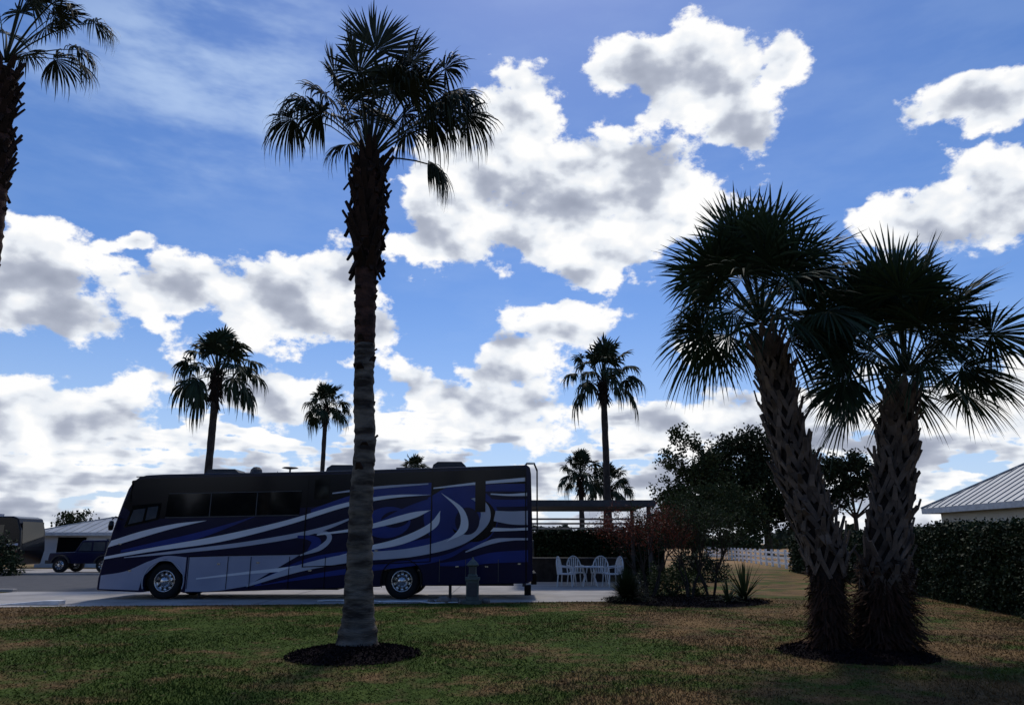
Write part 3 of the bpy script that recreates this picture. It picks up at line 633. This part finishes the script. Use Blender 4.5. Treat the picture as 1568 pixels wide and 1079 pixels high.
# ------------------------------------------------------------------ houses
def hiphouse(name,x0,x1,y0,y1,ze,m,wall,wins,rib=.45):
    E=empty(name,((x0+x1)/2,(y0+y1)/2,0)); cx,cy=(x0+x1)/2,(y0+y1)/2
    def l(p): return (p[0]-cx,p[1]-cy,p[2])
    mb=MB(); mb.box(x0+.5-cx,x1-.5-cx,y0+.5-cy,y1-.5-cy,0,ze-.05); mk('walls',mb,[wall],E)
    hx=min(x1-x0,y1-y0)/2; zr=ze+m*hx
    if (y1-y0)>(x1-x0): r0,r1=(cx,y0+hx,zr),(cx,y1-hx,zr); fs=[(0,4,5,3),(1,2,5,4),(0,1,4),(2,3,5)]
    else: r0,r1=(x0+hx,cy,zr),(x1-hx,cy,zr); fs=[(0,1,5,4),(2,3,4,5),(0,4,3),(1,2,5)]
    mb=MB(); mb.add([l(p) for p in((x0,y0,ze),(x1,y0,ze),(x1,y1,ze),(x0,y1,ze),r0,r1)],fs)
    th=.035
    y=y0+rib
    while y<y1-.1:
        s=min(hx,y1-y,y-y0)
        for xe_,sg in((x0,1),(x1,-1)): mb.strap(l((xe_,y,ze+th/2)),l((xe_+sg*s,y,ze+m*s+th/2)),(-sg*m,0,1),.03,.03,th)
        y+=rib
    x=x0+rib
    while x<x1-.1:
        s=min(hx,x1-x,x-x0)
        for ye,sg in((y0,1),(y1,-1)): mb.strap(l((x,ye,ze+th/2)),l((x,ye+sg*s,ze+m*s+th/2)),(0,-sg*m,1),.03,.03,th)
        x+=rib
    for c in((x0,y0),(x1,y0),(x1,y1),(x0,y1)):
        e=r0 if (abs(c[1]-r0[1])+abs(c[0]-r0[0])<abs(c[1]-r1[1])+abs(c[0]-r1[0])) else r1; mb.strap(l((c[0],c[1],ze+.02)),l((e[0],e[1],e[2]+.02)),(0,0,1),.16,.16,.05)
    mb.strap(l((r0[0],r0[1],r0[2]+.03)),l((r1[0],r1[1],r1[2]+.03)),(0,0,1),.2,.2,.05)
    mk('roof',mb,['roofmetal'],E)
    mb=MB()
    for a in((x0,x0+.06,y0,y1),(x1-.06,x1,y0,y1),(x0+.06,x1-.06,y0,y0+.06),(x0+.06,x1-.06,y1-.06,y1)): mb.box(a[0]-cx,a[1]-cx,a[2]-cy,a[3]-cy,ze-.22,ze-.005)
    mb.box(x0+.06-cx,x1-.06-cx,y0+.06-cy,y1-.06-cy,ze-.12,ze-.06)
    mk('fascia_and_soffit',mb,['trimw'],E)
    mb=MB()
    for (fx,p,z0,w_,h_) in wins:
        if fx=='w': mb.box(x0+.47-cx,x0+.52-cx,p-cy,p+w_-cy,z0,z0+h_,0); mb.box(x0+.455-cx,x0+.469-cx,p-.1-cy,p-cy,z0-.1,z0+h_+.1,1); mb.box(x0+.455-cx,x0+.469-cx,p+w_-cy,p+w_+.1-cy,z0-.1,z0+h_+.1,1); mb.box(x0+.455-cx,x0+.469-cx,p-cy,p+w_-cy,z0+h_,z0+h_+.1,1)
        else: mb.box(p-cx,p+w_-cx,y0+.47-cy,y0+.52-cy,z0,z0+h_,0); mb.box(p-.1-cx,p-cx,y0+.455-cy,y0+.469-cy,z0,z0+h_+.1,1); mb.box(p+w_-cx,p+w_+.1-cx,y0+.455-cy,y0+.469-cy,z0,z0+h_+.1,1)
    mk('windows',mb,['glass','trimw'],E)
hiphouse('house',17,29,12,31.3,3.0,.57,'wall',[('w',15,1.0,1.4,1.3),('w',20,1.0,1.4,1.3),('w',26,1.0,1.4,1.3)])
hiphouse('cottage',-33.5,-23.5,52.5,60,2.35,.30,'wallwhite',[('s',-31.6,0.02,2.0,2.0),('s',-28.2,.8,1.2,1.1)],rib=.6)

# ------------------------------------------------------------------ left: second coach and off-road suv
E=empty('motor_coach',(-42,46,0)); mb=MB(); mb.prism([(0,.35),(12.2,.35),(12.35,1.2),(12.2,2.4),(11.95,3.1),(11.6,3.22),(0,3.22)],0,2.5); mk('body',mb,['black'],E,bevel=.08)
mb=MB(); mb.box(9.8,11.2,-.012,-.004,1.9,2.7,1); mb.box(4,9,-.012,-.004,1.9,2.7,1); mb.add([(6,-.02,1.0),(12.2,-.02,1.5),(12.2,-.02,1.62),(6,-.02,1.25)],[(0,1,2,3)],0); mb.add([(5,-.02,.6),(12.2,-.02,.9),(12.2,-.02,1.2),(5,-.02,.75)],[(0,1,2,3)],2)
mb.add([(12.34,.2,1.4),(12.34,2.3,1.4),(12.15,2.3,2.9),(12.15,.2,2.9)],[(0,1,2,3)],1); mb.box(9,10,.6,1.6,3.2,3.4,0)
mk('paint_and_glass',mb,['silver','glass','redleaf'],E)
mb=MB(); wheel(mb,(9.6,-.02,.5),.5); wheel(mb,(3,-.02,.5),.5); mk('wheels',mb,['rubber','chrome','darkmetal'],E)
E=empty('off_road_suv',(-26.3,43.4,0)); mb=MB()
mb.prism([(.05,.55),(.0,.75),(.05,1.08),(1.35,1.14),(1.38,1.14),(4.0,1.14),(4.05,.6),(3.75,.5),(3.1,.5),(1.0,.5)],0,1.7,0)
mb.prism([(1.4,1.14),(1.75,1.72),(1.85,1.78),(3.95,1.8),(4.0,1.74),(4.0,1.14)],.08,1.62,0)
mk('body',mb,['navy'],E,bevel=.04)
mb=MB()
mb.prism([(1.62,1.2),(1.85,1.66),(2.35,1.68),(2.35,1.2)],.06,.075,0); mb.prism([(2.45,1.2),(2.45,1.68),(3.1,1.68),(3.1,1.2)],.06,.075,0); mb.prism([(3.2,1.2),(3.2,1.68),(3.85,1.68),(3.88,1.2)],.06,.075,0)
mk('windows',mb,['glasslite'],E)
mb=MB()
for x in(.75,3.2):
    wheel(mb,(x,-.08,.42),.41,.25); wheel(mb,(x,1.55,.42),.41,.25)
mb.lathe([(.0,0),(.36,0),(.38,.1),(.36,.2),(0,.2)],(4.05,.85,1.0),'x',20,0)
mb.box(-.2,.0,.1,1.6,.5,.68,2)
for x in(.75,3.2):
    for i in range(10):
        a0,a1=math.radians(10+16*i),math.radians(26+16*i); mb.prism([(x+.48*math.cos(a0),.45+.48*math.sin(a0)),(x+.48*math.cos(a1),.45+.48*math.sin(a1)),(x+.56*math.cos(a1),.45+.53*math.sin(a1)),(x+.56*math.cos(a0),.45+.53*math.sin(a0))],-.12,.05,2)
mk('wheels_and_flares',mb,['rubber','chrome','darkmetal'],E)

# ------------------------------------------------------------------ sky / world
SUN_EL,SUN_AZ=56,4
w=bpy.data.worlds.new('World'); sc.world=w; w.use_nodes=True; nt=w.node_tree; N=nt.nodes; L=nt.links; N.clear()
try: w.cycles.sampling_method='NONE'
except Exception: pass
def node(t,**k):
    n=N.new(t)
    for a,b in k.items(): setattr(n,a,b)
    return n
def setin(n,i,v):
    if isinstance(v,(int,float)): n.inputs[i].default_value=v
    elif isinstance(v,tuple): n.inputs[i].default_value=v
    else: L.new(v,n.inputs[i])
def ma(op,a,b=None,c=None,cl=False):
    n=node('ShaderNodeMath',operation=op,use_clamp=cl)
    for i,v in enumerate((a,b,c)):
        if v is not None: setin(n,i,v)
    return n.outputs[0]
def vm(op,a,b=None,c=None):
    n=node('ShaderNodeVectorMath',operation=op)
    for i,v in enumerate((a,b,c)):
        if v is not None: setin(n,i,v)
    return n.outputs['Value'] if op in('LENGTH','DOT_PRODUCT') else n.outputs[0]
def noise(vec,s,d=5,r=.5,out='Fac',lac=2.):
    n=node('ShaderNodeTexNoise'); L.new(vec,n.inputs['Vector']); n.inputs['Scale'].default_value=s; n.inputs['Detail'].default_value=d; n.inputs['Roughness'].default_value=r; n.inputs['Lacunarity'].default_value=lac
    return n.outputs[out]
def sstep(v,a,b,lo=0.,hi=1.):
    n=node('ShaderNodeMapRange',interpolation_type='SMOOTHSTEP'); L.new(v,n.inputs['Value'])
    for k,x in(('From Min',a),('From Max',b),('To Min',lo),('To Max',hi)): n.inputs[k].default_value=x
    return n.outputs[0]
tc=node('ShaderNodeTexCoord'); D=vm('NORMALIZE',tc.outputs['Generated']); sp=node('ShaderNodeSeparateXYZ'); L.new(D,sp.inputs[0])
X,Y,Z=sp.outputs
az=ma('MULTIPLY',ma('ARCTAN2',X,Y),57.2958); el=ma('MULTIPLY',ma('ARCSINE',Z),57.2958)
cb=node('ShaderNodeCombineXYZ'); L.new(az,cb.inputs[0]); L.new(el,cb.inputs[1]); P=cb.outputs[0]
Dz=vm('MULTIPLY',D,(1.,1.,1.5))
w1=vm('MULTIPLY',vm('SUBTRACT',noise(Dz,6.,3,.6,'Color'),(.5,.5,.5)),(8.,6.,0.))
Pw=vm('ADD',P,w1)
blobs=[(.3,31.5,5,3.8),(-4.6,27,6.4,4.8),(3.6,26,9,5.4),(10.8,26.5,7,4.8),(7,22.3,6.5,2.8),(-6,23.9,4.6,3.8),
(16.7,34,6.3,3.2),(11.3,35,4.4,2),(19.4,30,3.4,3.4),(22.4,33.7,2.8,2.2),(34.9,28.4,4.6,1.7),(30.7,21.4,5.8,3.),(35.6,21.6,5,3.8),
(-34.4,18,3.8,3.4),(-32.7,15,4.4,2.3),(-36.8,16.6,4,3.8),(-28.9,20.8,1.5,.9),
(-24.8,17.8,6,2.8),(-18.7,17.1,7,3.8),(-13.4,19,4,3.8),(-11.1,15.7,3.6,2.3),(3.5,16.5,5.3,2.1),(0,14,4.8,2.4),(-1.4,10,7.6,3),(-6.4,11.5,4,2),(14.9,13.7,2.4,1.2),
(-32.5,7.8,7.5,2.9),(-19.1,10.4,9,2.1),(15.7,8.6,9.5,2.3),(31,9,8,2.4),(-60,24,10,7),(58,27,12,7),(-30,58,16,8),(15,62,14,9),(80,14,12,5),(-85,16,14,6)]
cur=None
for (a,e,ra,re) in blobs:
    d=vm('LENGTH',vm('MULTIPLY_ADD',Pw,(1/ra,1/re,0.),(-a/ra,-e/re,0.)))
    cur=d if cur is None else ma('SMOOTH_MIN',cur,d,.35)
B=ma('MAXIMUM',ma('SUBTRACT',1.,cur),-1.2)
low=ma('ADD',ma('MULTIPLY',ma('SUBTRACT',9.,el),.10),ma('MULTIPLY',ma('SUBTRACT',noise(vm('MULTIPLY',D,(1.,1.,4.)),8.,3,.6),.50),5.0))
low=ma('SUBTRACT',low,ma('MULTIPLY',sstep(el,9.,14.),3.))
B=ma('MAXIMUM',B,low)
f=noise(Dz,12.,9,.61)          # full detail, shapes the edges
fl=noise(Dz,12.,3,.5)        # broad billows, drive the shading
rho=ma('ADD',B,ma('MULTIPLY',ma('SUBTRACT',f,.5),2.8))
fu=noise(vm('ADD',Dz,(0.003,0.012,.030)),12.,3,.5)
grad=ma('SUBTRACT',fu,fl)
alpha=sstep(rho,-.03,.24)
rs=ma('ADD',B,ma('MULTIPLY',ma('SUBTRACT',fl,.5),2.2))
det=ma('SUBTRACT',f,fl)
t=ma('ADD',ma('ADD',ma('MULTIPLY',ma('MINIMUM',ma('MAXIMUM',rs,0.),1.1),.80),ma('MULTIPLY',grad,5.0)),ma('ADD',ma('MULTIPLY',det,1.6),ma('MULTIPLY',ma('MINIMUM',ma('MAXIMUM',rho,0.),1.1),.15)))
lit=ma('EXPONENT',ma('MULTIPLY',ma('MAXIMUM',t,0.),-1.0))
cr=node('ShaderNodeValToRGB'); L.new(lit,cr.inputs[0]); e=cr.color_ramp.elements
e[0].position=.12; e[0].color=(.30,.335,.43,1); e[1].position=.93; e[1].color=(1.0,1.0,1.0,1)
x=cr.color_ramp.elements.new(.36); x.color=(.45,.49,.59,1); x=cr.color_ramp.elements.new(.62); x.color=(.82,.86,.92,1)
sky=node('ShaderNodeTexSky',sky_type='NISHITA'); sky.sun_disc=False; sky.sun_elevation=math.radians(SUN_EL); sky.sun_rotation=math.radians(SUN_AZ); sky.air_density=1.0; sky.dust_density=.3; sky.ozone_density=3.0
hs=node('ShaderNodeHueSaturation'); hs.inputs['Saturation'].default_value=1.22; L.new(sky.outputs[0],hs.inputs['Color'])
tint=vm('MULTIPLY',hs.outputs[0],(1.0,.98,1.14))
bg1=node('ShaderNodeBackground'); L.new(tint,bg1.inputs[0]); bg1.inputs[1].default_value=.10
bg2=node('ShaderNodeBackground'); L.new(cr.outputs[0],bg2.inputs[0]); bg2.inputs[1].default_value=1.0
wn=noise(vm('MULTIPLY',Dz,(1.,1.,2.2)),5.,5,.6)
wd=vm('LENGTH',vm('MULTIPLY_ADD',Pw,(1/17.,1/9.,0.),(24/17.,-33/9.,0.)))
wisp=ma('MULTIPLY',ma('MULTIPLY',sstep(wn,.36,.70),sstep(wd,.2,1.2,1.,.15)),.7)
haze=sstep(el,-1.,20.,.65,0.)
a1=ma('MAXIMUM',wisp,haze)
bg3=node('ShaderNodeBackground'); bg3.inputs[0].default_value=(.52,.67,.92,1)
m1=node('ShaderNodeMixShader'); L.new(a1,m1.inputs[0]); L.new(bg1.outputs[0],m1.inputs[1]); L.new(bg3.outputs[0],m1.inputs[2])
m2=node('ShaderNodeMixShader'); L.new(alpha,m2.inputs[0]); L.new(m1.outputs[0],m2.inputs[1]); L.new(bg2.outputs[0],m2.inputs[2])
o=node('ShaderNodeOutputWorld'); L.new(m2.outputs[0],o.inputs[0])
sd=bpy.data.lights.new('sun','SUN'); sd.energy=2.0; sd.angle=math.radians(8); sd.color=(1,.93,.82); so=bpy.data.objects.new('sun',sd); link(so)
from mathutils import Vector
dirn=Vector((math.sin(math.radians(SUN_AZ))*math.cos(math.radians(SUN_EL)),math.cos(math.radians(SUN_AZ))*math.cos(math.radians(SUN_EL)),math.sin(math.radians(SUN_EL))))
so.rotation_euler=dirn.to_track_quat('Z','Y').to_euler(); so.location=(0,0,40)
cd=bpy.data.cameras.new('camera'); cd.lens=25.94; cd.sensor_width=36; cd.clip_end=6000; co=bpy.data.objects.new('camera',cd); link(co); co.location=(0,0,1.6); co.rotation_euler=(math.radians(90+14.5),0,0); sc.camera=co
